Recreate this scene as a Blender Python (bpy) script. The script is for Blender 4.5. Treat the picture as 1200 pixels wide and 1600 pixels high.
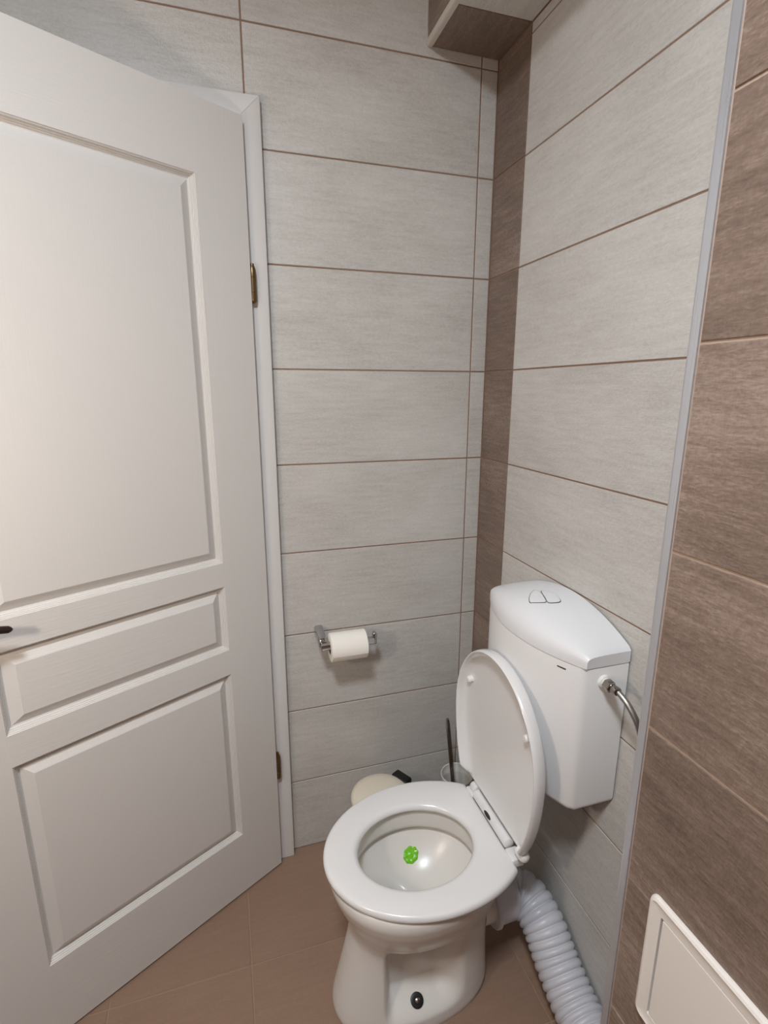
import bpy, bmesh, math, random
import numpy as np
from mathutils import Vector, Matrix

random.seed(4)
for o in list(bpy.data.objects):
    bpy.data.objects.remove(o, do_unlink=True)
S = bpy.context.scene
C = S.collection
PI = math.pi

# ---------------------------------------------------------------- camera
CAM = (-0.742893, -1.406440, 1.446270)
YAW, PITCH, ROLL, FPX = 0.299852, -0.230238, 0.001843, 808.62
ca, sa, cb, sb = math.cos(YAW), math.sin(YAW), math.cos(PITCH), math.sin(PITCH)
fw = Vector((sa * cb, ca * cb, sb)); rt = Vector((ca, -sa, 0)); up = rt.cross(fw)
r2 = rt * math.cos(ROLL) + up * math.sin(ROLL); u2 = -rt * math.sin(ROLL) + up * math.cos(ROLL)
cd = bpy.data.cameras.new('camera'); cam = bpy.data.objects.new('camera', cd); C.objects.link(cam)
cd.sensor_fit = 'HORIZONTAL'; cd.sensor_width = 36; cd.lens = FPX / 1200 * 36
cd.clip_start = 0.02
m = Matrix((r2, u2, -fw)).transposed().to_4x4(); m.translation = CAM
cam.matrix_world = m
S.camera = cam

# ---------------------------------------------------------------- world, exposure, lamp strengths
w = bpy.data.worlds.new('world'); S.world = w; w.use_nodes = True
w.node_tree.nodes['Background'].inputs[0].default_value = (0.5, 0.5, 0.52, 1)
w.node_tree.nodes['Background'].inputs[1].default_value = 0.05
S.view_settings.view_transform = 'Standard'
S.view_settings.look = 'None'
S.view_settings.gamma = 1
S.view_settings.use_curve_mapping = False
S.view_settings.exposure = 0.0
CEIL_LAMP = dict(loc=(-1.0, -1.5, 2.585), r=0.15, power=33.0, color=(0.845, 0.925, 1.0))
WALL_LAMP = dict(loc=(-1.33, -1.05, 1.38), power=13.5, color=(1.0, 0.86, 0.72))

# ---------------------------------------------------------------- helpers
def srgb(r, g, b):
    f = lambda c: (c / 255 / 12.92) if c / 255 <= 0.04045 else ((c / 255 + 0.055) / 1.055) ** 2.4
    return (f(r), f(g), f(b), 1)

def new_mat(name, col, rough=0.5, metal=0.0, coat=0.0, spec=0.5):
    mt = bpy.data.materials.new(name); mt.use_nodes = True
    b = mt.node_tree.nodes['Principled BSDF']
    b.inputs['Base Color'].default_value = col
    b.inputs['Roughness'].default_value = rough
    b.inputs['Metallic'].default_value = metal
    b.inputs['Coat Weight'].default_value = coat
    b.inputs['Coat Roughness'].default_value = 0.05
    b.inputs['Specular IOR Level'].default_value = spec
    return mt

def N(mt, t, **kw):
    n = mt.node_tree.nodes.new(t)
    for k, v in kw.items():
        if k in n.inputs: n.inputs[k].default_value = v
        else: setattr(n, k, v)
    return n
def L(mt, a, b): mt.node_tree.links.new(a, b)

def coords(mt, scale, rand=True):
    tc = N(mt, 'ShaderNodeTexCoord'); mp = N(mt, 'ShaderNodeMapping')
    mp.inputs['Scale'].default_value = scale
    if rand:
        oi = N(mt, 'ShaderNodeObjectInfo'); mu = N(mt, 'ShaderNodeMath', operation='MULTIPLY'); mu.inputs[1].default_value = 37.0
        L(mt, oi.outputs['Random'], mu.inputs[0])
        ad = N(mt, 'ShaderNodeVectorMath', operation='ADD')
        L(mt, tc.outputs['Object'], ad.inputs[0]); L(mt, mu.outputs[0], ad.inputs[1])
        L(mt, ad.outputs[0], mp.inputs[0])
    else:
        L(mt, tc.outputs['Object'], mp.inputs[0])
    return mp.outputs[0]

def noise(mt, scale, s=1.0, det=3.0, rough=0.55, rand=True):
    n = N(mt, 'ShaderNodeTexNoise'); n.inputs['Scale'].default_value = s
    n.inputs['Detail'].default_value = det; n.inputs['Roughness'].default_value = rough
    L(mt, coords(mt, scale, rand), n.inputs['Vector'])
    return n.outputs['Fac']

def math2(mt, op, a, b):
    n = N(mt, 'ShaderNodeMath', operation=op)
    for i, v in enumerate((a, b)):
        if isinstance(v, (int, float)): n.inputs[i].default_value = v
        else: L(mt, v, n.inputs[i])
    return n.outputs[0]

def ramp(mt, fac, stops):
    n = N(mt, 'ShaderNodeValToRGB'); e = n.color_ramp.elements
    e[0].position, e[0].color = stops[0]; e[1].position, e[1].color = stops[-1]
    for p_, c_ in stops[1:-1]:
        x = e.new(p_); x.color = c_
    L(mt, fac, n.inputs[0]); return n.outputs[0]

def bump(mt, h, strength, dist):
    n = N(mt, 'ShaderNodeBump'); n.inputs['Strength'].default_value = strength; n.inputs['Distance'].default_value = dist
    L(mt, h, n.inputs['Height'])
    L(mt, n.outputs[0], mt.node_tree.nodes['Principled BSDF'].inputs['Normal'])

def mixc(mt, a, b, fac, blend='MIX'):
    n = N(mt, 'ShaderNodeMix', data_type='RGBA', blend_type=blend)
    if isinstance(fac, (int, float)): n.inputs[0].default_value = fac
    else: L(mt, fac, n.inputs[0])
    for i, v in ((6, a), (7, b)):
        if isinstance(v, tuple): n.inputs[i].default_value = v
        else: L(mt, v, n.inputs[i])
    return n.outputs[2]

def linen_tile(name, c_lo, c_mid, c_hi, rough, bstr, contrast=1.0, wv=0.12):
    """ceramic tile with a woven, brushed print: long streaks along local x, fine weave, soft clouds"""
    mt = new_mat(name, c_mid, rough)
    streak = noise(mt, (13, 105, 1), 1.0, 4.0, 0.6)
    fine = noise(mt, (120, 340, 1), 1.0, 2.0, 0.5)
    weave = noise(mt, (360, 130, 1), 1.0, 2.0, 0.5)
    cloud = noise(mt, (3.2, 6, 1), 1.0, 2.0, 0.5)
    f = math2(mt, 'ADD', math2(mt, 'MULTIPLY', streak, 0.35 * contrast), math2(mt, 'MULTIPLY', fine, 0.30 * contrast))
    f = math2(mt, 'ADD', f, math2(mt, 'MULTIPLY', weave, wv * contrast))
    f = math2(mt, 'ADD', f, math2(mt, 'MULTIPLY', cloud, (0.50 - wv) * contrast))
    f = math2(mt, 'ADD', f, 0.5 - 0.575 * contrast)
    col = ramp(mt, f, [(0.32, c_lo), (0.5, c_mid), (0.68, c_hi)])
    L(mt, col, mt.node_tree.nodes['Principled BSDF'].inputs['Base Color'])
    h = math2(mt, 'ADD', math2(mt, 'MULTIPLY', fine, 0.8), math2(mt, 'MULTIPLY', weave, 0.6))
    h = math2(mt, 'ADD', h, math2(mt, 'MULTIPLY', streak, 0.5))
    bump(mt, h, bstr, 0.0012)
    return mt

M = {}
M['beige'] = linen_tile('beige linen tile', srgb(180, 176, 170), srgb(199, 196, 191), srgb(212, 210, 206), 0.42, 0.75)
M['brown'] = linen_tile('brown linen tile', srgb(98, 82, 71), srgb(128, 110, 98), srgb(162, 145, 133), 0.42, 0.7, 0.95, 0.10)
M['floor'] = linen_tile('brown floor tile', srgb(131, 105, 88), srgb(145, 118, 100), srgb(158, 131, 113), 0.38, 0.15, 0.55)
def grout_mat(name, c):
    mt = new_mat(name, c, 0.85); n = noise(mt, (300, 300, 300), 1.0, 2, 0.5, False)
    L(mt, mixc(mt, c, tuple(x * 0.8 for x in c[:3]) + (1,), n), mt.node_tree.nodes['Principled BSDF'].inputs['Base Color'])
    bump(mt, n, 0.3, 0.001); return mt
M['grout'] = grout_mat('brown grout', srgb(150, 122, 103))
M['grout_pale'] = grout_mat('pale brown grout', srgb(186, 164, 147))
M['grout_floor'] = grout_mat('floor grout', srgb(165, 138, 116))
def wood_paint(name, scale):
    mt = new_mat(name, srgb(217, 214, 210), 0.36)
    a = noise(mt, scale, 1.0, 3.0, 0.6); b2 = noise(mt, tuple(s * 0.35 for s in scale), 1.0, 2.0, 0.5)
    bump(mt, math2(mt, 'ADD', a, math2(mt, 'MULTIPLY', b2, 0.6)), 0.28, 0.0012)
    return mt
M['paint_v'] = wood_paint('white paint vertical grain', (330, 330, 14))
M['paint_h'] = wood_paint('white paint horizontal grain', (14, 330, 330))
M['frame'] = new_mat('white frame foil', srgb(222, 220, 218), 0.33)
M['plaster'] = new_mat('white ceiling paint', srgb(225, 222, 216), 0.9)
M['alu'] = new_mat('brushed aluminium trim', srgb(196, 198, 203), 0.34, 0.6)
nz = noise(M['alu'], (300, 300, 3), 1.0, 3, 0.6, False)
L(M['alu'], ramp(M['alu'], nz, [(0.3, (0.24, 0.24, 0.24, 1)), (0.75, (0.5, 0.5, 0.5, 1))]), M['alu'].node_tree.nodes['Principled BSDF'].inputs['Roughness'])
M['plastic_trim'] = new_mat('pale plastic trim', srgb(205, 200, 190), 0.4)
M['ceramic'] = new_mat('white glazed ceramic', srgb(224, 220, 214), 0.26)
M['seat'] = new_mat('white glossy seat plastic', srgb(232, 231, 230), 0.22, 0, 0.2)
M['cistern'] = new_mat('white cistern plastic', srgb(228, 227, 226), 0.22)
M['cover'] = new_mat('white cistern cover plastic', srgb(232, 233, 235), 0.35)
nz = noise(M['cover'], (900, 900, 900), 1.0, 2, 0.5, False); bump(M['cover'], nz, 0.12, 0.0006)
M['dark'] = new_mat('dark gap', srgb(45, 43, 42), 0.6)
M['chrome'] = new_mat('chrome', (0.5, 0.5, 0.51, 1), 0.1, 1.0)
M['steel'] = new_mat('polished steel', (0.36, 0.33, 0.31, 1), 0.18, 1.0)
M['bronze'] = new_mat('antique brass', srgb(120, 100, 72), 0.35, 0.9)
M['dark_bronze'] = new_mat('dark bronze', srgb(70, 58, 55), 0.3, 0.8)
M['hose'] = new_mat('pale grey flexible plastic', srgb(206, 206, 212), 0.32)
M['cream'] = new_mat('cream enamel', srgb(232, 222, 203), 0.38)
M['black'] = new_mat('black plastic', srgb(18, 17, 18), 0.45)
M['gel'] = new_mat('green gel', srgb(120, 200, 40), 0.2)
M['gel'].node_tree.nodes['Principled BSDF'].inputs['Subsurface Weight'].default_value = 0.2
M['hatch'] = new_mat('white hatch plastic', srgb(232, 226, 219), 0.35)
M['white_plug'] = new_mat('white nylon', srgb(235, 234, 230), 0.35)
mt = M['paper'] = new_mat('soft white paper', srgb(246, 242, 233), 0.95)
bump(mt, noise(mt, (400, 400, 400), 1.0, 2, 0.5, False), 0.3, 0.0008)
M['card'] = new_mat('brown cardboard', srgb(150, 120, 92), 0.9)
mt = M['braid'] = new_mat('braided steel', (0.36, 0.35, 0.34, 1), 0.36, 1.0)
mt = M['clear'] = new_mat('translucent white plastic', srgb(228, 226, 220), 0.25)
mt.node_tree.nodes['Principled BSDF'].inputs['Transmission Weight'].default_value = 0.12
mt = M['water'] = new_mat('still water', (0.95, 0.98, 0.98, 1), 0.02)
mt.node_tree.nodes['Principled BSDF'].inputs['Transmission Weight'].default_value = 1.0
mt.node_tree.nodes['Principled BSDF'].inputs['IOR'].default_value = 1.33
def emit(name, col, strength):
    mt = new_mat(name, (0.9, 0.9, 0.9, 1), 0.5); b = mt.node_tree.nodes['Principled BSDF']
    b.inputs['Emission Color'].default_value = tuple(col) + (1,); b.inputs['Emission Strength'].default_value = strength
    return mt

def link(o, parent=None):
    C.objects.link(o)
    if parent is not None: o.parent = parent
    return o
def tag(o, label=None, cat=None, group=None, kind=None):
    if label: o['label'] = label
    if cat: o['category'] = cat
    if group: o['group'] = group
    if kind: o['kind'] = kind
    return o
def thing(name, label, cat, loc=(0, 0, 0), rz=0, kind=None, group=None):
    o = link(bpy.data.objects.new(name, None)); o.location = loc; o.rotation_euler = (0, 0, rz)
    o.empty_display_size = 0.05
    return tag(o, label, cat, group, kind)
def mesh_from(name, V, F, mat, smooth=False, angle=None):
    me = bpy.data.meshes.new(name); me.from_pydata([tuple(v) for v in V], [], F); me.update()
    bm = bmesh.new(); bm.from_mesh(me); bmesh.ops.remove_doubles(bm, verts=bm.verts, dist=1e-6)
    bmesh.ops.recalc_face_normals(bm, faces=bm.faces)
    bm.to_mesh(me); bm.free()
    if smooth:
        for p_ in me.polygons: p_.use_smooth = True
        if angle: me.set_sharp_from_angle(angle=math.radians(angle))
    me.materials.append(M[mat] if isinstance(mat, str) else mat)
    return me
def obj(name, me, parent=None): return link(bpy.data.objects.new(name, me), parent)

def boxes(name, lst, mat, parent=None, bevel=0.0, seg=2, smooth=True):
    bm = bmesh.new()
    for (x0, x1, y0, y1, z0, z1) in lst:
        vs = [bm.verts.new(v) for v in ((x0, y0, z0), (x1, y0, z0), (x1, y1, z0), (x0, y1, z0), (x0, y0, z1), (x1, y0, z1), (x1, y1, z1), (x0, y1, z1))]
        for f in ((3, 2, 1, 0), (4, 5, 6, 7), (0, 1, 5, 4), (1, 2, 6, 5), (2, 3, 7, 6), (3, 0, 4, 7)):
            bm.faces.new([vs[i] for i in f])
    if bevel: bmesh.ops.bevel(bm, geom=bm.edges[:], offset=bevel, segments=seg, profile=0.5, affect='EDGES')
    me = bpy.data.meshes.new(name); bm.to_mesh(me); bm.free()
    if bevel and smooth:
        for p_ in me.polygons: p_.use_smooth = True
        me.set_sharp_from_angle(angle=math.radians(50))
    me.materials.append(M[mat] if isinstance(mat, str) else mat)
    return obj(name, me, parent)

def loft(rings, cap0=True, cap1=True, closed=False):
    V, F = [], []; n = len(rings[0])
    for r in rings: V += list(r)
    k = len(rings)
    for i in range(k if closed else k - 1):
        a, b = i * n, ((i + 1) % k) * n
        for j in range(n):
            j2 = (j + 1) % n; F.append((a + j, a + j2, b + j2, b + j))
    if not closed:
        if cap0: F.append(tuple(range(n))[::-1])
        if cap1: F.append(tuple(range((k - 1) * n, k * n)))
    return V, F

def lathe(name, prof, mat, parent=None, axis='z', loc=(0, 0, 0), n=48, angle=40, rings_rot=None):
    rings = []
    for r, h in prof:
        rings.append([(r * math.cos(2 * PI * i / n), r * math.sin(2 * PI * i / n), h) for i in range(n)])
    V, F = loft(rings)
    me = mesh_from(name, V, F, mat, True, angle)
    R = {'z': Matrix.Identity(4), 'x': Matrix.Rotation(PI / 2, 4, 'Y'), '-x': Matrix.Rotation(-PI / 2, 4, 'Y'),
         'y': Matrix.Rotation(-PI / 2, 4, 'X'), '-y': Matrix.Rotation(PI / 2, 4, 'X'), '-z': Matrix.Rotation(PI, 4, 'X')}[axis]
    me.transform(Matrix.Translation(loc) @ R)
    return obj(name, me, parent)

def bez(pts, n):
    """Catmull-Rom through pts, n samples per span"""
    P = [Vector(p_) for p_ in pts]; P = [2 * P[0] - P[1]] + P + [2 * P[-1] - P[-2]]; out = []
    for i in range(1, len(P) - 2):
        for k in range(n):
            t = k / n; a, b, c, d = P[i - 1:i + 3]
            out.append(0.5 * ((2 * b) + (c - a) * t + (2 * a - 5 * b + 4 * c - d) * t * t + (3 * b - a - 3 * c + d) * t ** 3))
    out.append(P[-2]); return out
def resample(P, step):
    out = [P[0]]; acc = 0
    for a, b in zip(P[:-1], P[1:]):
        l = (b - a).length
        while l > 0 and acc + l >= step:
            a = a + (b - a) * ((step - acc) / l); out.append(a.copy()); l = (b - a).length; acc = 0
        acc += l
    return out
def tube(name, P, rad, mat, parent=None, n=16, angle=60):
    P = [Vector(p_) for p_ in P]; rings = []; ref = None
    for i, p_ in enumerate(P):
        t = (P[min(i + 1, len(P) - 1)] - P[max(i - 1, 0)]).normalized()
        if ref is None:
            ref = t.cross(Vector((0, 0, 1)));
            if ref.length < 0.1: ref = t.cross(Vector((1, 0, 0)))
            ref.normalize()
        ref = (ref - t * ref.dot(t)).normalized(); b = t.cross(ref)
        r = rad(i, len(P)) if callable(rad) else rad
        rings.append([p_ + (ref * math.cos(2 * PI * k / n) + b * math.sin(2 * PI * k / n)) * r for k in range(n)])
    V, F = loft(rings)
    return obj(name, mesh_from(name, V, F, mat, True, angle), parent)

def smooth(a, b, x):
    t = min(1, max(0, (x - a) / (b - a))); return t * t * (3 - 2 * t)

# ---------------------------------------------------------------- tiles
TILE = {}
GAP = 0.0036
def tile(w_, h_, mat, parent, origin, X, Y, gap=GAP, name='tile'):
    """one ceramic tile; origin is the world position of its centre on the finished face"""
    key = (round(w_, 4), round(h_, 4), mat)
    if key not in TILE:
        a, b, t, bv = (w_ - gap) / 2, (h_ - gap) / 2, 0.006, 0.0009
        bv = min(bv, a * 0.4, b * 0.4)
        V = []
        for (x, y, z) in ((a, b, -t), (a, b, -bv), (a - bv, b - bv, 0)):
            V += [(-x, -y, z), (x, -y, z), (x, y, z), (-x, y, z)]
        F = [(8, 9, 10, 11)]
        for k in (0, 4):
            for j in range(4): F.append((k + j, k + (j + 1) % 4, k + 4 + (j + 1) % 4, k + 4 + j))
        me = bpy.data.meshes.new('tile'); me.from_pydata(V, [], F); me.update(); me.materials.append(M[mat])
        TILE[key] = me
    o = link(bpy.data.objects.new(name, TILE[key]), parent)
    X, Y = Vector(X), Vector(Y); Z = X.cross(Y)
    mm = Matrix((X, Y, Z)).transposed().to_4x4(); mm.translation = origin
    # tiles are never laid perfectly flush
    o.matrix_world = mm @ Matrix.Translation((0, 0, random.uniform(-0.0003, 0.0003)))
    return o

H = 0.25
CEIL = 2.60
XL, YF = -1.50, -2.45          # left and front wall
XC, YC = -0.213, -0.900        # boxed chase: face and corner
ZS, XS = 2.273, -0.200         # boxed soffit: underside and side face
OX0, OX1, OZ = -1.405, -0.648, 2.066   # door opening
g = 0.0018                     # grout lies this far behind the tile faces

# ---- floor
fl = boxes('floor', [(XL - 0.1, 0.1, YF - 0.1, 1.3, -0.10, -g)], 'grout_floor')
tag(fl, 'brown square-tiled bathroom floor under the toilet', 'floor', kind='structure')
FT = 0.3335
xs = [-0.0947 + FT * k for k in range(-6, 2)]; ys = [-0.317 + FT * k for k in range(-7, 5)]
for i in range(len(xs) - 1):
    for j in range(len(ys) - 1):
        x0, x1 = max(xs[i], XL), min(xs[i + 1], 0.0); y0, y1 = max(ys[j], YF), min(ys[j + 1], 0.9)
        if y0 < 0 < y1 and not (OX0 < (x0 + x1) / 2 < OX1): y1 = 0.0
        if y0 >= -0.02 and not (OX0 - .3 < (x0 + x1) / 2 < OX1 + .1): continue
        if x1 - x0 < 0.01 or y1 - y0 < 0.01: continue
        if x0 > XC - 0.01 and y1 < YC: continue
        tile(x1 - x0, y1 - y0, 'floor', fl, ((x0 + x1) / 2, (y0 + y1) / 2, 0), (1, 0, 0), (0, 1, 0))

# ---- back wall
wb = boxes('wall_back', [(OX1, 0.12, g, 0.11, 0, CEIL), (XL - 0.1, OX0, g, 0.11, 0, CEIL), (OX0, OX1, g, 0.11, OZ, CEIL)], 'grout')
tag(wb, 'beige linen-tiled back wall with the door opening', 'wall', kind='structure')
cols = [(XL, -1.245), (-1.245, -0.645), (-0.645, -0.0475), (-0.0475, 0.0)]
rows = [(k * H, min((k + 1) * H, CEIL)) for k in range(11)]
for (z0, z1) in rows:
    if z1 - z0 < 0.02: continue
    for (x0, x1) in cols:
        a0, a1, b0 = x0, x1, z0
        if x0 < OX1 - 0.02 and x1 > OX0:
            if z1 <= OZ:
                if x1 < OX1: 
                    if x0 < OX0: a1 = OX0
                    else: continue
            else: b0 = max(b0, OZ)
        tile(a1 - a0, z1 - b0, 'beige', wb, ((a0 + a1) / 2, 0, (b0 + z1) / 2), (1, 0, 0), (0, 0, 1))

# ---- right wall (behind the toilet): brown strip in the corner, beige beyond
wr = boxes('wall_right', [(g, 0.11, YF, g, 0, CEIL)], 'grout')
tag(wr, 'beige linen-tiled right wall with a brown tile strip in the corner', 'wall', kind='structure')
YB = -0.153
for (z0, z1) in [r for r in rows if r[0] < 2.25] + [(2.25, ZS)]:
    zc = (z0 + z1) / 2
    tile(-YB, z1 - z0, 'brown', wr, (0, YB / 2, zc), (0, -1, 0), (0, 0, 1))
    tile(0.6, z1 - z0, 'beige', wr, (0, YB - 0.3, zc), (0, -1, 0), (0, 0, 1))
    tile(0.145, z1 - z0, 'beige', wr, (0, YB - 0.6725, zc), (0, -1, 0), (0, 0, 1))

# ---- boxed chase beside the toilet, brown tiles
wc = boxes('wall_chase', [(XC + g, g, YF, YC - 0.006, 0, CEIL)], 'grout_pale')
tag(wc, 'brown-tiled boxed-out wall section on the right beside the toilet', 'wall', kind='structure')
for (z0, z1) in rows:
    if z1 - z0 < 0.02: continue
    for (y1, y0) in ((YC - 0.017, YC - 0.617), (YC - 0.617, YC - 1.217), (YC - 1.217, YF)):
        tile(y1 - y0, z1 - z0, 'brown', wc, (XC, (y0 + y1) / 2, (z0 + z1) / 2), (0, -1, 0), (0, 0, 1))
    tile(-XC - 0.018, z1 - z0, 'brown', wc, ((XC + 0.016) / 2 , YC - 0.004, (z0 + z1) / 2), (-1, 0, 0), (0, 0, 1))

# ---- rounded metal edge trim on the chase corner
def edge_trim(name, pts_profile, z0, z1, mat):
    rings = [[(x, y, z) for x, y in pts_profile] for z in (z0, z1)]
    V, F = loft(rings); return obj(name, mesh_from(name, V, F, mat, True, 40))
r_ = 0.005
prof = [(XC - 0.0012, YC - 0.0165), (XC - 0.0012, YC - 0.0152)]
prof += [(XC - 0.0004, YC - 0.0148), (XC - 0.0004, YC - 0.0055)]
prof += [(XC - 0.0004 + r_ * (1 - math.cos(a)), YC - 0.0055 + r_ * math.sin(a)) for a in [PI / 2 * k / 8 for k in range(1, 9)]]
prof += [(XC + 0.016, YC - 0.0005), (XC + 0.016, YC - 0.0055), (XC + 0.005, YC - 0.0165)]
t1 = edge_trim('trim_1', prof, 0.0, CEIL, 'alu')
tag(t1, 'tall brushed metal edge strip on the brown wall corner', 'edge trim', kind='structure')

# ---- soffit box along the top of the right wall
ws = boxes('wall_soffit', [(XS + g, g, YF, g, ZS + g, CEIL)], 'grout')
tag(ws, 'tiled boxed-in pipe duct under the ceiling above the corner', 'duct', kind='structure')
tile(-YB, -XS, 'brown', ws, (XS / 2, YB / 2, ZS), (0, -1, 0), (-1, 0, 0))
for k in range(4):
    y1 = YB - 0.6 * k; y0 = max(y1 - 0.6, YF)
    if y1 - y0 > 0.02: tile(y1 - y0, -XS, 'beige', ws, (XS / 2, (y0 + y1) / 2, ZS), (0, -1, 0), (-1, 0, 0))
for k in range(4):
    y1 = -0.005 - 0.6 * k; y0 = max(y1 - 0.6, YF)
    tile(y1 - y0, CEIL - ZS - 0.003, 'brown', ws, (XS, (y0 + y1) / 2, (ZS + CEIL) / 2), (0, -1, 0), (0, 0, 1))
rings = []
for y in (-0.0008, YF):
    pr = [(XS - 0.0012, ZS + 0.012), (XS - 0.0012, ZS + 0.004)]
    pr += [(XS - 0.0012 + 0.006 * (1 - math.cos(a)), ZS + 0.005 - 0.0062 * math.sin(a)) for a in [PI / 2 * i / 5 for i in range(1, 6)]]
    pr += [(XS + 0.013, ZS - 0.0012), (XS + 0.013, ZS + 0.003), (XS + 0.003, ZS + 0.012)]
    rings.append([(x, y, z) for x, z in pr])
V, F = loft(rings)
t2 = obj('trim_2', mesh_from('trim_2', V, F, 'plastic_trim', True, 40))
tag(t2, 'pale plastic edge strip along the lower edge of the overhead duct', 'edge trim', kind='structure')
boxes('caulk_line', [(XS - 0.0025, XS + 0.002, -0.0025, 0.001, ZS + 0.003, CEIL)], 'plastic_trim', ws)

# ---- unseen walls and ceiling that close the room
def plain_tile_mat(name, axis):
    mt = new_mat(name, srgb(128, 108, 95), 0.45)
    br = N(mt, 'ShaderNodeTexBrick'); br.offset = 0; br.squash = 1
    for k, v in (('Scale', 1.0), ('Mortar Size', 0.0015), ('Brick Width', 0.6), ('Row Height', 0.25)): br.inputs[k].default_value = v
    br.inputs['Color1'].default_value = srgb(128, 108, 95); br.inputs['Color2'].default_value = srgb(122, 102, 89); br.inputs['Mortar'].default_value = srgb(186, 164, 147)
    tc = N(mt, 'ShaderNodeTexCoord'); sp = N(mt, 'ShaderNodeSeparateXYZ'); cb_ = N(mt, 'ShaderNodeCombineXYZ')
    L(mt, tc.outputs['Object'], sp.inputs[0]); L(mt, sp.outputs[axis], cb_.inputs[0]); L(mt, sp.outputs[2], cb_.inputs[1]); L(mt, cb_.outputs[0], br.inputs['Vector'])
    L(mt, br.outputs['Color'], mt.node_tree.nodes['Principled BSDF'].inputs['Base Color']); return mt
wl = boxes('wall_left', [(XL - 0.1, XL, YF - 0.1, 0.002, 0, CEIL)], plain_tile_mat('left wall tile', 1))
tag(wl, 'brown tiled left wall beyond the open door', 'wall', kind='structure')
wf = boxes('wall_front', [(XL, 0.11, YF - 0.1, YF, 0, CEIL)], plain_tile_mat('front wall tile', 0))
tag(wf, 'brown tiled wall behind the viewer', 'wall', kind='structure')
ce = boxes('ceiling', [(XL - 0.1, 0.12, YF - 0.1, 1.3, CEIL, CEIL + 0.1)], 'plaster')
tag(ce, 'plain white ceiling', 'ceiling', kind='structure')
wh = boxes('wall_hall', [(XL - 0.1, 0.12, 1.2, 1.3, 0, CEIL), (XL - 0.1, XL, 0.11, 1.2, 0, CEIL), (0.02, 0.12, 0.11, 1.2, 0, CEIL)], 'plaster')
tag(wh, 'plain white hallway walls beyond the door opening', 'wall', kind='structure')

# ---------------------------------------------------------------- door frame
AX = -0.612; AW = 0.048; AD = 0.023
tf = thing('trim_3', 'white mitred door frame on the beige back wall', 'door frame', (0, 0, 0), kind='structure')
def architrave(name, quad):
    """front outline (x,z) x4 -> bevelled strip proud of the wall"""
    cx = sum(q[0] for q in quad) / 4; cz = sum(q[1] for q in quad) / 4
    V = []
    for y, s in ((0.0004, 0), (-AD + 0.004, 0), (-AD + 0.0012, 0.0012), (-AD, 0.004)):
        for k, (x, z) in enumerate(quad): V.append((x, y, z))
    return V
def strip(name, outer, inner, parent):
    # outer/inner: two end points each, outer edge rounded
    (o0, o1), (i0, i1) = [[Vector((a, 0, b)) for a, b in e] for e in (outer, inner)]
    prof = [(0.0, 0.0004), (0.0, -AD + 0.005), (0.03, -AD + 0.0018), (0.10, -AD), (0.94, -AD), (1.0, -AD + 0.003), (1.0, 0.0004)]
    rings = []
    for o_, i_ in ((o0, i0), (o1, i1)):
        rings.append([o_ + (i_ - o_) * f + Vector((0, y, 0)) for f, y in prof])
    V, F = loft(rings)
    return obj(name, mesh_from(name, V, F, 'frame', True, 35), parent)
ZT = 2.100
xo0, xi0, xi1, xo1 = OX0 - 0.036, OX0 + 0.012, AX - AW, AX
strip('side_casing', [(xo1, 0.001), (xo1, ZT)], [(xi1, 0.001), (xi1, ZT - AW)], tf)
strip('head_casing', [(xo1 - 0.0006, ZT), (xo0 + 0.0006, ZT)], [(xi1 - 0.0006, ZT - AW), (xi0 + 0.0006, ZT - AW)], tf)
strip('side_casing', [(xo0, 0.001), (xo0, ZT)], [(xi0, 0.001), (xi0, ZT - AW)], tf)
boxes('lining', [(OX1 - 0.014, OX1 + 0.0, 0.0005, 0.125, 0.001, OZ - 0.0), (OX0 + 0.0, OX0 + 0.014, 0.0005, 0.125, 0.001, OZ), (OX0 + 0.014, OX1 - 0.014, 0.0005, 0.125, OZ - 0.014, OZ)], 'frame', tf)

# ---------------------------------------------------------------- door leaf (ajar)
dr = thing('door_1', 'white three-panel wood-grain door standing ajar into the room', 'door', (-0.655, -0.043, 0), math.radians(-150.61), kind='structure')
DW, DT, DZ0, DZ1 = 0.735, 0.040, 0.006, 2.045
PX0, PX1 = 0.125, 0.610
PZ = [(0.203, 0.714), (0.784, 0.960), (1.023, 1.898)]
boxes('stile', [(0.0, PX0, -DT, 0, DZ0, DZ1)], 'paint_v', dr)
boxes('stile', [(PX1, DW, -DT, 0, DZ0, DZ1)], 'paint_v', dr)
for z0, z1 in ((DZ0, PZ[0][0]), (PZ[0][1], PZ[1][0]), (PZ[1][1], PZ[2][0]), (PZ[2][1], DZ1)):
    boxes('rail', [(PX0, PX1, -DT, 0, z0, z1)], 'paint_h', dr)
PROF = [(0, 0), (0.0010, -0.0022), (0.0022, -0.0022), (0.0034, -0.0060), (0.0046, -0.0060), (0.0060, -0.0098), (0.0072, -0.0098), (0.0088, -0.0135), (0.0120, -0.0145), (0.0310, -0.0030), (0.0335, -0.0018), (0.0345, -0.0018)]
def panel(z0, z1, mat):
    rings = []
    for s, flip in ((1, False),):
        for d, h in PROF:
            rings.append([(PX0 + d, h, z0 + d), (PX1 - d, h, z0 + d), (PX1 - d, h, z1 - d), (PX0 + d, h, z1 - d)])
    back = [[(a, -DT - h, c) for (a, h, c) in r] for r in rings][::-1]
    V, F = loft(rings); V2, F2 = loft(back)
    n = len(V); V = V + V2; F = F[:-1 - 1] + [F[-1]] + [tuple(i + n for i in f) for f in F2 if True][:-2] + [tuple(i + n for i in F2[-2])]
    return obj('panel', mesh_from('panel', V, F, mat, False), dr)
panel(*PZ[0], 'paint_v'); panel(*PZ[1], 'paint_h'); panel(*PZ[2], 'paint_v')
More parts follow.
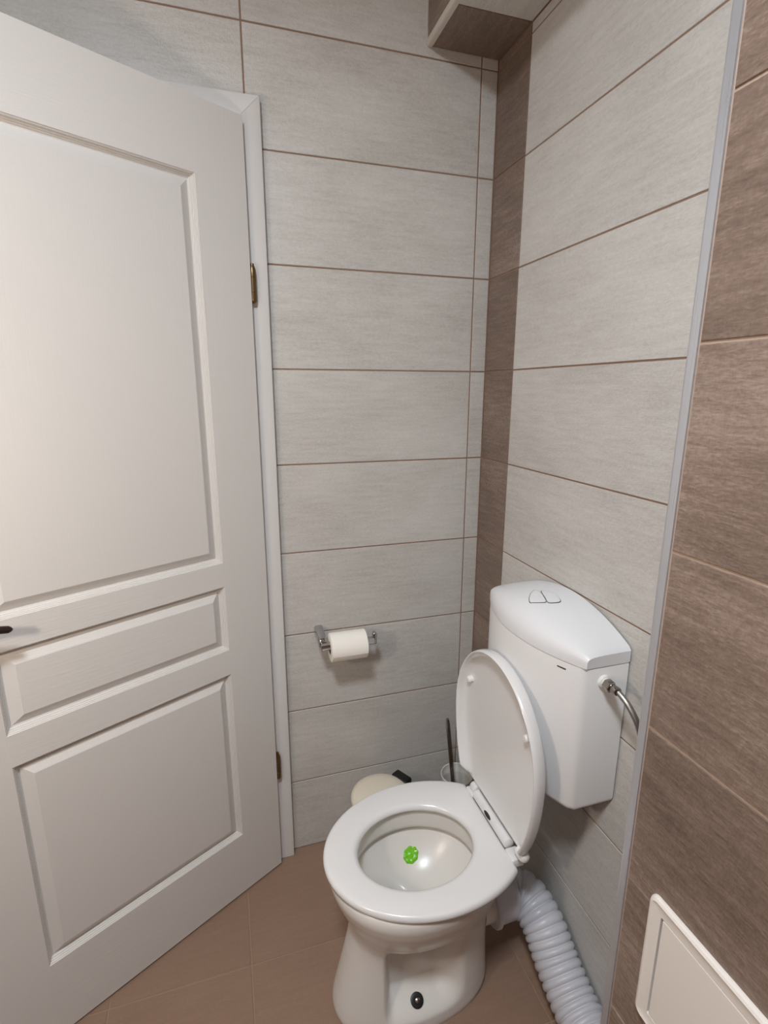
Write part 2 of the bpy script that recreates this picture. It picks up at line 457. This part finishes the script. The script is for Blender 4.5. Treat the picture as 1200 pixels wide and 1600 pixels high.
# hinges
for zc in (1.698, 0.352):
    hg = lathe('hinge', [(0.002, -0.046), (0.0055, -0.043), (0.0062, -0.040), (0.0062, -0.022), (0.0057, -0.0215), (0.0062, -0.021), (0.0062, 0.012), (0.0057, 0.0125), (0.0062, 0.013), (0.0062, 0.030), (0.0045, 0.037), (0.0035, 0.040), (0.0035, 0.043), (0.001, 0.044)], 'bronze', dr, 'z', (-0.0085, -0.005, zc), 20)
    hg.data.transform(Matrix.Translation((-0.0085, -0.005, zc)) @ Matrix.Diagonal((1.3, 1.3, 1, 1)) @ Matrix.Translation((0.0085, 0.005, -zc)))
# lever handle
hd = lathe('handle', [(0.026, 0.0), (0.026, 0.006), (0.023, 0.009), (0.011, 0.010), (0.010, 0.045), (0.009, 0.050), (0.001, 0.051)], 'dark_bronze', dr, 'y', (0.672, 0, 1.030), 28)
hd['label'] = 'dark bronze lever handle'
P = bez([(0.682, 0.047, 1.030), (0.650, 0.049, 1.032), (0.620, 0.049, 1.029), (0.596, 0.048, 1.023), (0.578, 0.047, 1.018)], 8)
tube('lever', P, lambda i, n: 0.0088 * (1 - 0.25 * i / n) if i < n - 3 else 0.0088 * (0.66, 0.5, 0.2)[i - n + 3], 'dark_bronze', hd, 16)
boxes('keyhole_plate', [(0.656, 0.688, 0, 0.003, 0.93, 0.96)], 'dark_bronze', dr, 0.0012)

# ---------------------------------------------------------------- toilet
TY = -0.472
def T(name, label, cat): return thing(name, label, cat, (0, TY, 0), PI)
to = T('toilet', 'white ceramic floor-standing toilet with its seat lid raised', 'toilet')
NA = 216
ANG = [2 * PI * i / NA for i in range(NA)]
def egg(cx, af, ar, b, z, cy=0.0, cut=None, ex=2.0):
    out = []
    for a in ANG:
        c, s = math.cos(a), math.sin(a)
        x = cx + (af if c > 0 else ar) * math.copysign(abs(c) ** (2 / ex), c)
        y = cy + b * math.copysign(abs(s) ** (2 / ex), s)
        if cut is not None and x < cut: x = cut
        out.append((x, y, z))
    return out
# outer body: z, front, rear, half width
PAN = [(0.000, .576, .186, .110), (0.012, .579, .183, .1125), (0.030, .577, .184, .1115), (0.07, .568, .186, .107), (0.12, .556, .188, .102), (0.17, .545, .188, .099),
       (0.205, .538, .187, .101), (0.23, .535, .185, .109), (0.26, .538, .182, .124), (0.30, .553, .177, .147), (0.34, .569, .172, .164), (0.37, .579, .169, .173), (0.385, .582, .168, .1755), (0.398, .580, .168, .174), (0.404, .575, .171, .170)]
zp = np.array([q[0] for q in PAN])
def pan_at(z):
    i = int(np.clip(np.searchsorted(zp, z) - 1, 0, len(PAN) - 2)); t = (z - zp[i]) / (zp[i + 1] - zp[i])
    A = [np.array(PAN[min(max(k, 0), len(PAN) - 1)][1:]) for k in (i - 1, i, i + 1, i + 2)]
    return 0.5 * ((2 * A[1]) + (A[2] - A[0]) * t + (2 * A[0] - 5 * A[1] + 4 * A[2] - A[3]) * t * t + (3 * A[1] - A[0] - 3 * A[2] + A[3]) * t ** 3)
rings = []
zs = list(np.linspace(0, 0.036, 10)) + list(np.linspace(0.04, 0.27, 62)) + list(np.linspace(0.275, 0.404, 26))
for z in zs:
    f_, r__, hw = pan_at(z); cx = (f_ + r__) / 2 + 0.01
    ring = egg(cx, f_ - cx, cx - r__, hw, z, ex=2.15)
    out = []
    for (x, y, zz) in ring:
        # hollow on each flank above the foot, with a fixing bolt on its ledge
        fx = smooth(0.275, 0.345, x) * (1 - smooth(0.452, 0.480, x))
        fz = smooth(0.036, 0.088, z) * (1 - smooth(0.205, 0.255, z))
        k = fx * fz
        lim = 0.047
        if abs(y) > lim: y = math.copysign(abs(y) + (lim - abs(y)) * k, y)
        out.append((x, y, zz))
    rings.append(out)
HC = (0.377, 0.006)
def hole(a, b, z, dx=0.0): return egg(HC[0] + dx, a, a, b, z, HC[1])
rings += [hole(.166, .138, .406), hole(.156, .128, .404), hole(.151, .123, .399), hole(.149, .121, .388), hole(.147, .119, .356), hole(.148, .120, .3475), hole(.153, .125, .3445), hole(.159, .131, .345), hole(.163, .135, .339)]
SX, SY = 0.445, 0.012          # sump
def basin(s):
    out = []
    for (x, y, z) in hole(.163 * s, .135 * s, 0):
        z = 0.336 - 0.085 * (1 - s ** 2.3)
        d = math.hypot(x - SX, y - SY)
        z -= 0.060 * (1 - smooth(0.020, 0.075, d))
        out.append((x, y, z))
    return out
for s in [1.0, .985, .96, .93, .9, .86, .82, .78, .73, .68, .62, .56, .5, .44, .38, .32, .26, .2, .14, .08, .03]:
    rings.append(basin(s))
V, F = loft(rings)
pan = obj('pan', mesh_from('pan', V, F, 'ceramic', True, 70), to)
wv, wf_ = loft([[(SX + .046 * math.cos(a), SY + .046 * math.sin(a), z) for a in [2 * PI * i / 32 for i in range(32)]] for z in (.222, .227)])
obj('water', mesh_from('water', wv, wf_, 'water', True, 30), to)
# fixing bolts on the flank ledges
for sy in (1, -1):
    b_ = lathe('bolt_cap', [(0.0068, -0.004), (0.0068, 0.006), (0.0055, 0.0085), (0.003, 0.0095), (0.0005, 0.0098)], 'steel', to, 'z', (0, 0, 0), 24)
    b_.location = (0.397, sy * 0.0835, 0.0625); b_.rotation_euler = (-sy * math.radians(38), 0, 0)
    rg = lathe('bolt_hole_shade', [(0.0150, -0.004), (0.0150, 0.0022), (0.0135, 0.0030), (0.0072, 0.0022)], 'black', b_, 'z', (0, 0, 0), 24)  # black ring painted in for the shade of the hole round the bolt
# outlet spigot at the back
lathe('outlet', [(0.050, 0.0), (0.050, 0.055), (0.046, 0.058), (0.044, 0.058), (0.044, 0.0)], 'ceramic', to, '-x', (0.205, 0, 0.185), 32)
# seat
SC, SA, SB, CUT = 0.352, 0.2395, 0.1845, 0.1835
def seat_ring(ins, z): return egg(SC, SA - ins, SA + 0.004 - ins, SB - ins, z, 0.0, CUT + ins * 0.9)
def hole_ring(ins, z): return hole(.1365 - ins, .1085 - ins, z)
ST = 0.4235
srings = [seat_ring(0.006, ST - .0185), seat_ring(0.001, ST - .016), seat_ring(0, ST - .010), seat_ring(0.0015, ST - .0045), seat_ring(0.005, ST - .0012), seat_ring(0.011, ST),
          hole_ring(-0.014, ST + .0004), hole_ring(-0.009, ST - .0006), hole_ring(-0.004, ST - .0035), hole_ring(0.0, ST - .0095), hole_ring(0.0, ST - .014), hole_ring(-0.003, ST - .0185)]
V, F = loft(srings, closed=True)
seat = obj('seat', mesh_from('seat', V, F, 'seat', True, 60), to)
for sy in (1, -1):
    lo, hi = sorted((sy * 0.082, sy * 0.118))
    boxes('seat_ear', [(0.158, CUT + 0.006, lo, hi, ST - .0180, ST + .0045)], 'seat', seat, 0.004, 3)
HX, HZ = 0.1705, 0.4315
# hinge barrel between the ears
hb = lathe('hinge_barrel', [(0.010, -0.0805), (0.0128, -0.0785), (0.0128, 0.0785), (0.010, 0.0805)], 'seat', to, 'y', (HX + 0.006, 0, HZ + 0.001), 28)
nb = lathe('notch_shade', [(0.0100, 0.0), (0.0096, 0.0012), (0.004, 0.0020), (0.0005, 0.0022)], 'dark', hb, 'z', (0, 0, 0), 24)  # dark piece on the barrel, its colour standing for the shade in a notch
nb.location = (HX + 0.0170, -0.004, HZ + 0.0070); nb.rotation_euler = (0, math.radians(52), 0); nb.scale = (0.45, 1.6, 0.6)
lathe('hinge_post', [(0.014, 0.0), (0.014, 0.012), (0.011, 0.016), (0.010, 0.030)], 'seat', to, 'z', (HX, -0.045, 0.404), 20)
lathe('hinge_post', [(0.014, 0.0), (0.014, 0.012), (0.011, 0.016), (0.010, 0.030)], 'seat', to, 'z', (HX, 0.045, 0.404), 20)
# lid, raised; built in its own frame: X forward depth, Y lateral, Z height from pivot
LC, LA, LAB, LB, LCUT = 0.218, 0.205, 0.300, 0.1865, 0.012
def lid_ring(ins, d, sc=1.0):
    out = []
    for a in ANG:
        c, s = math.cos(a), math.sin(a)
        h = LC + ((LA if c > 0 else LAB) - ins) * c * sc; y = (LB - ins) * s * sc - 0.003
        lim = LCUT + ins * (0.25 if d > -0.008 else 0.6) if sc == 1.0 else LC - (LC - LCUT - ins * 0.25) * sc
        dd = min(d, -0.0015 + max(0.0, h - lim) * 1.1) if d > -0.0015 else d
        out.append((dd, y, max(h, lim)))
    return out
lr = [lid_ring(0.02, -0.0115, 0.02), lid_ring(0.02, -0.0115, 0.5), lid_ring(0.02, -0.0110, 0.85), lid_ring(0.020, -0.0105), lid_ring(0.009, -0.0090), lid_ring(0.003, -0.0050), lid_ring(0.0, 0.0), lid_ring(0.0, 0.012),
      lid_ring(0.0012, 0.0185), lid_ring(0.004, 0.0215), lid_ring(0.0075, 0.0200), lid_ring(0.0095, 0.012), lid_ring(0.016, 0.002), lid_ring(0.026, -0.0025), lid_ring(0.036, -0.0040), lid_ring(0.036, -0.0050, 0.7), lid_ring(0.036, -0.0055, 0.35), lid_ring(0.036, -0.0055, 0.02)]
V, F = loft(lr)
lid = obj('lid', mesh_from('lid', V, F, 'seat', True, 60), to)
lid.location = (HX + 0.002, 0, HZ + 0.006); lid.rotation_euler = (0, math.radians(0.0), 0)
for (y, h) in ((-0.148, 0.285), (0.118, 0.300)):
    b_ = lathe('bumper', [(0.0085, 0.0), (0.0085, 0.008), (0.0075, 0.0135), (0.006, 0.0150), (0.0005, 0.0152)], 'white_plug', lid, 'x', (-0.005, y, h), 18)
for sy in (1, -1):
    a = [(0.008, -0.014), (0.0125, -0.012), (0.0130, 0.006), (0.0115, 0.012), (0.007, 0.0165), (0.0005, 0.018)]
    lathe('hinge_knuckle', a, 'seat', lid, 'y' if sy > 0 else '-y', (-0.002, 0.124 if sy > 0 else -0.098, 0.010 if sy > 0 else -0.004), 24)

# ---------------------------------------------------------------- green gel disc inside the bowl
ge = T('gel_disc', 'green flower-shaped gel disc stuck inside the toilet bowl', 'gel disc')
gx, gy = 0.3540, -0.0850
def bowl_z(x, y):
    s = math.hypot((x - HC[0]) / .163, (y - HC[1]) / .135)
    return 0.336 - 0.085 * (1 - s ** 2.3) - 0.060 * (1 - smooth(0.020, 0.075, math.hypot(x - SX, y - SY)))
gr = []
for sc, h in ((1.0, -0.0006), (1.0, .0035), (0.93, .0055), (0.72, .0060), (0.52, .0048), (0.42, .0048), (0.30, .0066), (0.05, .0070)):
    ring = []
    for i in range(60):
        a = 2 * PI * i / 60; r = 0.0165 * sc * (1 + 0.045 * math.cos(8 * a))
        x, y = gx + 1.18 * r * math.cos(a), gy + 0.80 * r * math.sin(a)
        hh = h + (0.0008 * math.cos(8 * a) if sc > 0.6 and h > 0.004 else 0)
        ring.append((x, y, bowl_z(x, y) + hh))
    gr.append(ring)
V, F = loft(gr); obj('gel_flower', mesh_from('gel_flower', V, F, 'gel', True, 45), ge)

# ---------------------------------------------------------------- cistern on the wall
ci = T('toilet_cistern', 'white plastic toilet cistern mounted on the right wall', 'cistern')
CW = 0.192
def depth(y, w_=CW): return 0.104 + 0.054 * (1 - min(1, (y / w_) ** 2))
def rounded_section(z, inset, wd=CW, rc=0.006):
    """plan outline of the tank at height z (back at x=.004)"""
    pts = []; w2 = wd - inset
    for i in range(41):
        y = -w2 + 2 * w2 * i / 40
        e = max(0.0, abs(y) - (w2 - rc)); k = rc - math.sqrt(max(0, rc * rc - e * e))
        pts.append((depth(y, wd) - inset - k, y, z))
    pts += [(0.004 + inset * 0.3, w2, z), (0.004 + inset * 0.3, -w2, z)]
    return pts
ZB, ZM = 0.592, 0.924
RB = 0.017
br = [rounded_section(ZB + RB * (1 - math.sin(a)), RB * (1 - math.cos(a)) , CW - .003) for a in [PI / 2 * k / 8 for k in range(8, -1, -1)]]
br += [rounded_section(ZM - .002, 0.0, CW - .002), rounded_section(ZM, 0.0012, CW - .002)]
V, F = loft(br); body = obj('body', mesh_from('body', V, F, 'cistern', True, 45), ci)
def arch(y): return 1.001 - 0.049 * (y / CW) ** 2
def top_z(x, y):
    D = depth(y); n = 2.6 + 2.2 * (y / CW) ** 4
    u = min(1.0, max(0.0, x / D))
    return ZM + 0.0015 + (arch(y) - ZM) * max(0.0, 1 - u ** n) ** (1 / n)
# cover as a grid over the plan
V, F = [], []; NY, NX = 64, 40
ts = [math.sin(PI / 2 * j / NX) for j in range(NX + 1)]
for i in range(NY + 1):
    y = -CW + 2 * CW * i / NY
    e = max(0.0, abs(y) - (CW - 0.004)); drop = 0.004 - math.sqrt(max(0, 0.004 ** 2 - e * e))
    for j in range(NX + 1):
        x = 0.004 + (depth(y) + 0.0012 - 0.004) * ts[j]
        z = top_z((x - 0.004) * depth(y) / (depth(y) - 0.0028), y) - drop * (1 - ts[j] ** 6)
        V.append((x, y * 0.9965, z))
q = NX + 1
for i in range(NY):
    for j in range(NX): F.append((i * q + j, i * q + j + 1, (i + 1) * q + j + 1, (i + 1) * q + j))
n0 = len(V); zb = ZM + 0.0012
edge = [i * q + NX for i in range(NY + 1)] + [NY * q + j for j in range(NX - 1, -1, -1)] + [i * q for i in range(NY - 1, -1, -1)] + [j for j in range(1, NX)]
for k in edge: V.append((V[k][0], V[k][1], zb))
ne = len(edge)
for k in range(ne): F.append((edge[k], n0 + k, n0 + (k + 1) % ne, edge[(k + 1) % ne]))
F.append(tuple(n0 + k for k in range(ne)))
cover = obj('cover', mesh_from('cover', V, F, 'cover', True, 38), ci)
# two-part flush button: a half-round pair split by a curved gap
def patch(name, inside, lift, mat, parent, res=0.0014, box=(0.03, 0.125, -0.045, 0.045)):
    pass
BX, BY = 0.072, 0.0
def button(name, outline, lift, mat, parent):
    """outline: list of (u along wall, v away from wall) around (BY,BX); follows the domed cover"""
    cx = sum(p_[0] for p_ in outline) / len(outline); cy = sum(p_[1] for p_ in outline) / len(outline)
    rings = []
    for sc, h in ((1.0, -0.002), (1.0, lift - 0.0005), (0.96, lift), (0.7, lift), (0.4, lift), (0.1, lift)):
        rings.append([(BX + cy + (v - cy) * sc, BY + cx + (u - cx) * sc, top_z(BX + cy + (v - cy) * sc, BY + cx + (u - cx) * sc) + h) for u, v in outline])
    V, F = loft(rings); return obj(name, mesh_from(name, V, F, mat, True, 40), parent)
PETALS = [[(.1151, .0025), (.1044, -.0166), (.0896, -.0322), (.0742, -.0400), (.0722, -.0264), (.0789, -.0012), (.0858, .0189), (.0905, .0265), (.1018, .0190), (.1107, .0103)],
          [(.0690, -.0239), (.0600, -.0225), (.0532, -.0080), (.0524, .0107), (.0575, .0316), (.0629, .0400), (.0710, .0400), (.0824, .0351), (.0870, .0285), (.0825, .0140), (.0755, -.0080)]]
def closed_curve(pts, n=5):
    P = [Vector((a, b, 0)) for a, b in pts]; k = len(P); out = []
    for i in range(k):
        a, b, c, d = P[i - 1], P[i], P[(i + 1) % k], P[(i + 2) % k]
        for q_ in range(n):
            t = q_ / n; v = 0.5 * ((2 * b) + (c - a) * t + (2 * a - 5 * b + 4 * c - d) * t * t + (3 * b - a - 3 * c + d) * t ** 3); out.append((v.y, v.x - BX))
    return out
def grow(o_, k):
    cx = sum(p_[0] for p_ in o_) / len(o_); cy = sum(p_[1] for p_ in o_) / len(o_)
    return [(cx + (u - cx) * k, cy + (v - cy) * k) for u, v in o_]
for pts in PETALS:
    h_ = closed_curve(pts)
    b_ = button('button', grow(h_, 0.955), 0.0022, 'cover', cover)
    button('button_gap', grow(h_, 1.025), 0.0013, 'dark', b_)
# small printed mark under the cover seam
mk = boxes('printed_mark', [(-0.0005, 0.0006, -0.0095, 0.0095, -0.0010, 0.0010)], 'dark', body)
mk.location = (depth(0.145) - 0.0002, 0.145, 0.9085); mk.rotation_euler = (0, 0, math.atan2(0.054 * 2 * 0.145 / CW ** 2, 1) )
# inlet plug and nut on the side facing the viewer
pl = lathe('inlet_plug', [(0.0135, -0.001), (0.0135, 0.005), (0.0125, 0.007), (0.010, 0.0075), (0.010, 0.010)], 'white_plug', ci, 'y', (0.062, CW - 0.003, 0.893), 24)

# ---------------------------------------------------------------- braided supply hose
sh = thing('supply_hose', 'braided steel water hose screwed into the cistern side', 'hose', (0, 0, 0))
P = bez([(-0.060, TY - CW - 0.026, 0.891), (-0.058, TY - CW - 0.036, 0.889), (-0.054, -0.722, 0.876), (-0.049, -0.745, 0.848), (-0.043, -0.758, 0.805), (-0.036, -0.765, 0.750), (-0.026, -0.770, 0.715), (-0.004, -0.771, 0.70)], 12)
P = resample(P, 0.0022)
tube('braided_sleeve', P, lambda i, n: 0.0058 + 0.0004 * (i % 2), 'braid', sh, 14, 180)
def hexnut(name, r, l, mat, parent, loc, axis):
    rings = []
    for rr, h in ((r * 0.9, 0), (r, 0.0015), (r, l - 0.0015), (r * 0.9, l)):
        rings.append([(rr * math.cos(PI / 3 * i), rr * math.sin(PI / 3 * i), h) for i in range(6)])
    V, F = loft(rings); me = mesh_from(name, V, F, mat)
    d = Vector(axis).normalized(); me.transform(Matrix.Translation(loc) @ d.to_track_quat('Z', 'Y').to_matrix().to_4x4())
    return obj(name, me, parent)
hexnut('nut', 0.0118, 0.016, 'steel', sh, (-0.062, TY - CW - 0.0065, 0.893), (0.0, -1, -0.10))
lathe('ferrule', [(0.0082, 0), (0.0086, 0.002), (0.0086, 0.014), (0.0078, 0.016)], 'steel', sh, '-y', (-0.0605, TY - CW - 0.021, 0.8915), 20)
lathe('wall_flange', [(0.022, 0), (0.022, 0.003), (0.012, 0.008), (0.010, 0.012)], 'steel', sh, '-x', (-0.0003, -0.771, 0.70), 24)

# ---------------------------------------------------------------- corrugated waste hose
wh_ = thing('waste_hose', 'pale grey corrugated waste hose between the toilet and the wall', 'hose', (0, 0, 0))
lathe('collar', [(0.0535, 0), (0.0635, 0.001), (0.066, 0.004), (0.066, 0.010), (0.0595, 0.012), (0.0585, 0.058), (0.0565, 0.060), (0.0535, 0.060)], 'hose', wh_, 'x', (-0.176, TY, 0.185), 48)
P = bez([(-0.121, TY, 0.185), (-0.095, TY - 0.003, 0.184), (-0.072, TY - 0.026, 0.178), (-0.0615, TY - 0.075, 0.155), (-0.0590, TY - 0.140, 0.108), (-0.0570, TY - 0.215, 0.071), (-0.0570, TY - 0.30, 0.0575), (-0.0570, -0.8955, 0.0560)], 24)
P = resample(P, 0.0016)
PITCH_ = 0.0180
def hose_r(i, n):
    s = i * 0.0016 % PITCH_ / PITCH_
    return 0.0485 + 0.0058 * (max(0, math.sin(PI * min(1, s / 0.90))) ** 0.42)
tube('corrugated_pipe', P, hose_r, 'hose', wh_, 48, 180)

# ---------------------------------------------------------------- toilet paper holder and roll
th = thing('paper_holder', 'chrome toilet paper holder on the beige back wall', 'paper holder', (0, 0, 0))
rings = []
for y, hx, z0, z1 in ((-0.0003, .0135, .738, .772), (-0.004, .0135, .738, .772), (-0.03, .0125, .739, .770), (-0.052, .0120, .736, .766), (-0.068, .0115, .734, .760), (-0.074, .0100, .735, .754)):
    cx, cz = -0.5105, (z0 + z1) / 2; ring = []
    for i in range(32):
        a = 2 * PI * i / 32; c, s = math.cos(a), math.sin(a)
        ring.append((cx + hx * math.copysign(abs(c) ** 0.5, c), y, cz + (z1 - z0) / 2 * math.copysign(abs(s) ** 0.5, s)))
    rings.append(ring)
V, F = loft(rings); obj('bracket', mesh_from('bracket', V, F, 'chrome', True, 50), th)
boxes('bar', [(-0.519, -0.358, -0.090, -0.071, 0.7320, 0.7515)], 'chrome', th, 0.0035, 3)
boxes('end_stop', [(-0.3665, -0.3560, -0.090, -0.071, 0.7315, 0.7670)], 'chrome', th, 0.0035, 3)
RX0, RX1, RR = -0.4930, -0.3880, 0.0405
ro = thing('toilet_roll', 'white toilet paper roll hanging on the chrome holder', 'toilet roll', (0, -0.078, 0.7515 - 0.0172))
ro_c = [(0.0190, 0), (RR - 0.003, 0), (RR - 0.0006, 0.0012), (RR, 0.004), (RR, RX1 - RX0 - 0.004), (RR - 0.0006, RX1 - RX0 - 0.0012), (RR - 0.003, RX1 - RX0), (0.0190, RX1 - RX0)]
def ring_lathe(name, prof, mat, parent, loc, n=56, angle=40):
    rings = [[(h, r * math.cos(2 * PI * i / n), r * math.sin(2 * PI * i / n)) for i in range(n)] for r, h in prof]
    V, F = loft(rings, closed=True); me = mesh_from(name, V, F, mat, True, angle); me.transform(Matrix.Translation(loc)); return obj(name, me, parent)
ring_lathe('paper', ro_c, 'paper', ro, (RX0, 0, 0))
ring_lathe('core', [(0.0172, 0.0004), (0.0189, 0.0004), (0.0189, RX1 - RX0 - 0.0004), (0.0172, RX1 - RX0 - 0.0004)], 'card', ro, (RX0, 0, 0))
# loose last sheet: a slightly lifted layer that ends in a straight edge on the front
V, F = [], []
na = 26
for k in range(2):
    for i in range(na + 1):
        a = math.radians(120 - 135 * i / na); rr = RR + 0.0004 + (0.0009 if k else 0) + 0.0009 * (i / na) ** 3
        V += [(RX0 + 0.0015, -rr * math.cos(a), rr * math.sin(a)), (RX1 - 0.0015, -rr * math.cos(a), rr * math.sin(a))]
q = 2 * (na + 1)
for i in range(na):
    F.append((2 * i, 2 * i + 1, 2 * i + 3, 2 * i + 2)); F.append((q + 2 * i, q + 2 * i + 2, q + 2 * i + 3, q + 2 * i + 1))
    F.append((2 * i, 2 * i + 2, q + 2 * i + 2, q + 2 * i)); F.append((2 * i + 1, q + 2 * i + 1, q + 2 * i + 3, 2 * i + 3))
F.append((0, q, q + 1, 1)); F.append((2 * na, 2 * na + 1, q + 2 * na + 1, q + 2 * na))
obj('loose_sheet', mesh_from('loose_sheet', V, F, 'paper', True, 40), ro)

# ---------------------------------------------------------------- pedal bin behind the toilet
bi = thing('pedal_bin', 'small round cream pedal bin behind the toilet', 'waste bin', (-0.362, -0.150, 0.0), 0)
lathe('bin_body', [(0.080, 0.0), (0.083, 0.003), (0.083, 0.014), (0.0815, 0.016), (0.085, 0.253), (0.085, 0.255)], 'cream', bi, n=56)
lathe('bin_lid', [(0.089, 0.2555), (0.090, 0.258), (0.090, 0.267), (0.0885, 0.271), (0.080, 0.277), (0.060, 0.2825), (0.030, 0.285), (0.001, 0.2855)], 'cream', bi, n=56)
hgp = boxes('lid_hinge', [(0.078, 0.110, -0.030, 0.030, 0.205, 0.280)], 'black', bi, 0.006, 3); hgp.rotation_euler = (0, 0, math.radians(30))
pd = boxes('pedal', [(-0.115, -0.080, -0.02, 0.02, 0.008, 0.014)], 'black', bi, 0.002, 2); pd.rotation_euler = (0, 0, math.radians(22))

# ---------------------------------------------------------------- toilet brush in its cup
BXY = (-0.105, -0.105)
tb = thing('toilet_brush', 'toilet brush with thin steel handle in the corner behind the toilet', 'toilet brush', (BXY[0], BXY[1], 0.0))
tube('brush_handle', [Vector((0.006, -0.012, 0.12)).lerp(Vector((-0.032, -0.010, 0.458)), t) for t in [i / 20 for i in range(21)]],
     lambda i, n: 0.0066 if 0 < i < n - 1 else 0.0045, 'steel', tb, 18, 50)
lathe('brush_head', [(0.006, 0.018), (0.026, 0.022), (0.032, 0.04), (0.032, 0.10), (0.024, 0.118), (0.006, 0.124)], 'white_plug', tb, 'z', (0.010, -0.010, 0), 24)
bc = thing('brush_cup', 'translucent white cup holding the toilet brush in the corner', 'brush cup', (BXY[0] + 0.008, BXY[1] - 0.010, 0.0))
lathe('cup', [(0.044, 0.0), (0.046, 0.003), (0.047, 0.15), (0.050, 0.230), (0.052, 0.235), (0.052, 0.2505), (0.0505, 0.252), (0.048, 0.2505), (0.0475, 0.235), (0.043, 0.228), (0.042, 0.223), (0.0435, 0.15), (0.042, 0.006), (0.001, 0.005)], 'clear', bc, n=48)

# ---------------------------------------------------------------- access hatch on the chase
ah = thing('access_hatch', 'white square plastic access hatch on the brown wall', 'access hatch', (XC, -1.0705, 0.668))
HS = 0.1065
def sq_ring(a, b, x, n=6, rc=0.010):
    out = []
    for (sx, sy, a0) in ((1, 1, 0), (-1, 1, 90), (-1, -1, 180), (1, -1, 270)):
        for i in range(n + 1):
            an = math.radians(a0 + 90 * i / n)
            out.append((x, sx * (a - rc) + rc * math.cos(an), sy * (b - rc) + rc * math.sin(an)))
    return out
fr = [sq_ring(HS, HS, -0.0003, rc=.012), sq_ring(HS, HS, -0.003, rc=.012), sq_ring(HS - .0015, HS - .0015, -0.0062, rc=.011), sq_ring(HS - .005, HS - .005, -0.0080, rc=.009), sq_ring(HS - .0075, HS - .0075, -0.0070, rc=.007), sq_ring(HS - .0095, HS - .0095, -0.0062, rc=.006),
      sq_ring(HS - .0215, HS - .0215, -0.0062, rc=.0015), sq_ring(HS - .0220, HS - .0220, -0.0005, rc=.0015)]
V, F = loft(fr, closed=True); obj('hatch_frame', mesh_from('hatch_frame', V, F, 'hatch', True, 30), ah)
dk = [sq_ring(HS - .0218, HS - .0218, -0.0006, rc=.0015), sq_ring(HS - .0218, HS - .0218, -0.0014, rc=.0015)]
V, F = loft(dk); obj('hatch_recess', mesh_from('hatch_recess', V, F, 'dark', False), ah)
ds = [sq_ring(HS - .0246, HS - .0232, -0.0014, rc=.0015), sq_ring(HS - .0246, HS - .0232, -0.0056, rc=.0015), sq_ring(HS - .0253, HS - .0239, -0.0062, rc=.0012)]
V, F = loft(ds); obj('hatch_door', mesh_from('hatch_door', V, F, 'hatch', True, 30), ah)

# ---------------------------------------------------------------- the room's lamps (outside the picture)
def disc_area(r): return PI * r * r
cl = thing('ceiling_lamp', 'round flush white ceiling lamp above the viewer', 'lamp', (CEIL_LAMP['loc'][0], CEIL_LAMP['loc'][1], CEIL))
R = CEIL_LAMP['r']
lathe('lamp_housing', [(R + 0.012, 0.0), (R + 0.012, 0.020), (R + 0.006, 0.024), (R + 0.001, 0.024), (R + 0.001, 0.004)], 'frame', cl, '-z', (0, 0, 0), 48)
em = emit('ceiling lamp diffuser', CEIL_LAMP['color'], CEIL_LAMP['power'] / (PI * disc_area(R)))
lathe('lamp_diffuser', [(R, 0.006), (R, 0.022), (R * 0.97, 0.026), (R * 0.6, 0.028), (0.001, 0.029)], em, cl, '-z', (0, 0, 0), 40)
wlmp = thing('wall_lamp', 'warm globe lamp on an arm on the left wall beyond the door', 'lamp', (XL, WALL_LAMP['loc'][1], WALL_LAMP['loc'][2]))
GR = 0.042; GX = WALL_LAMP['loc'][0] - XL
lathe('wall_plate', [(0.05, 0.0), (0.05, 0.012), (0.045, 0.016), (0.010, 0.018)], 'chrome', wlmp, 'x', (0.0005, 0, 0), 32)
lathe('lamp_arm', [(0.008, 0.010), (0.008, GX - GR - 0.012), (0.022, GX - GR - 0.008), (0.022, GX - GR + 0.004)], 'chrome', wlmp, 'x', (0, 0, 0), 24)
em2 = emit('wall lamp globe', WALL_LAMP['color'], WALL_LAMP['power'] / (PI * 4 * PI * GR * GR))
lathe('globe', [(GR * math.sin(PI * k / 16) + 1e-4, -GR * math.cos(PI * k / 16)) for k in range(17)], em2, wlmp, 'x', (GX, 0, 0), 32, 180)
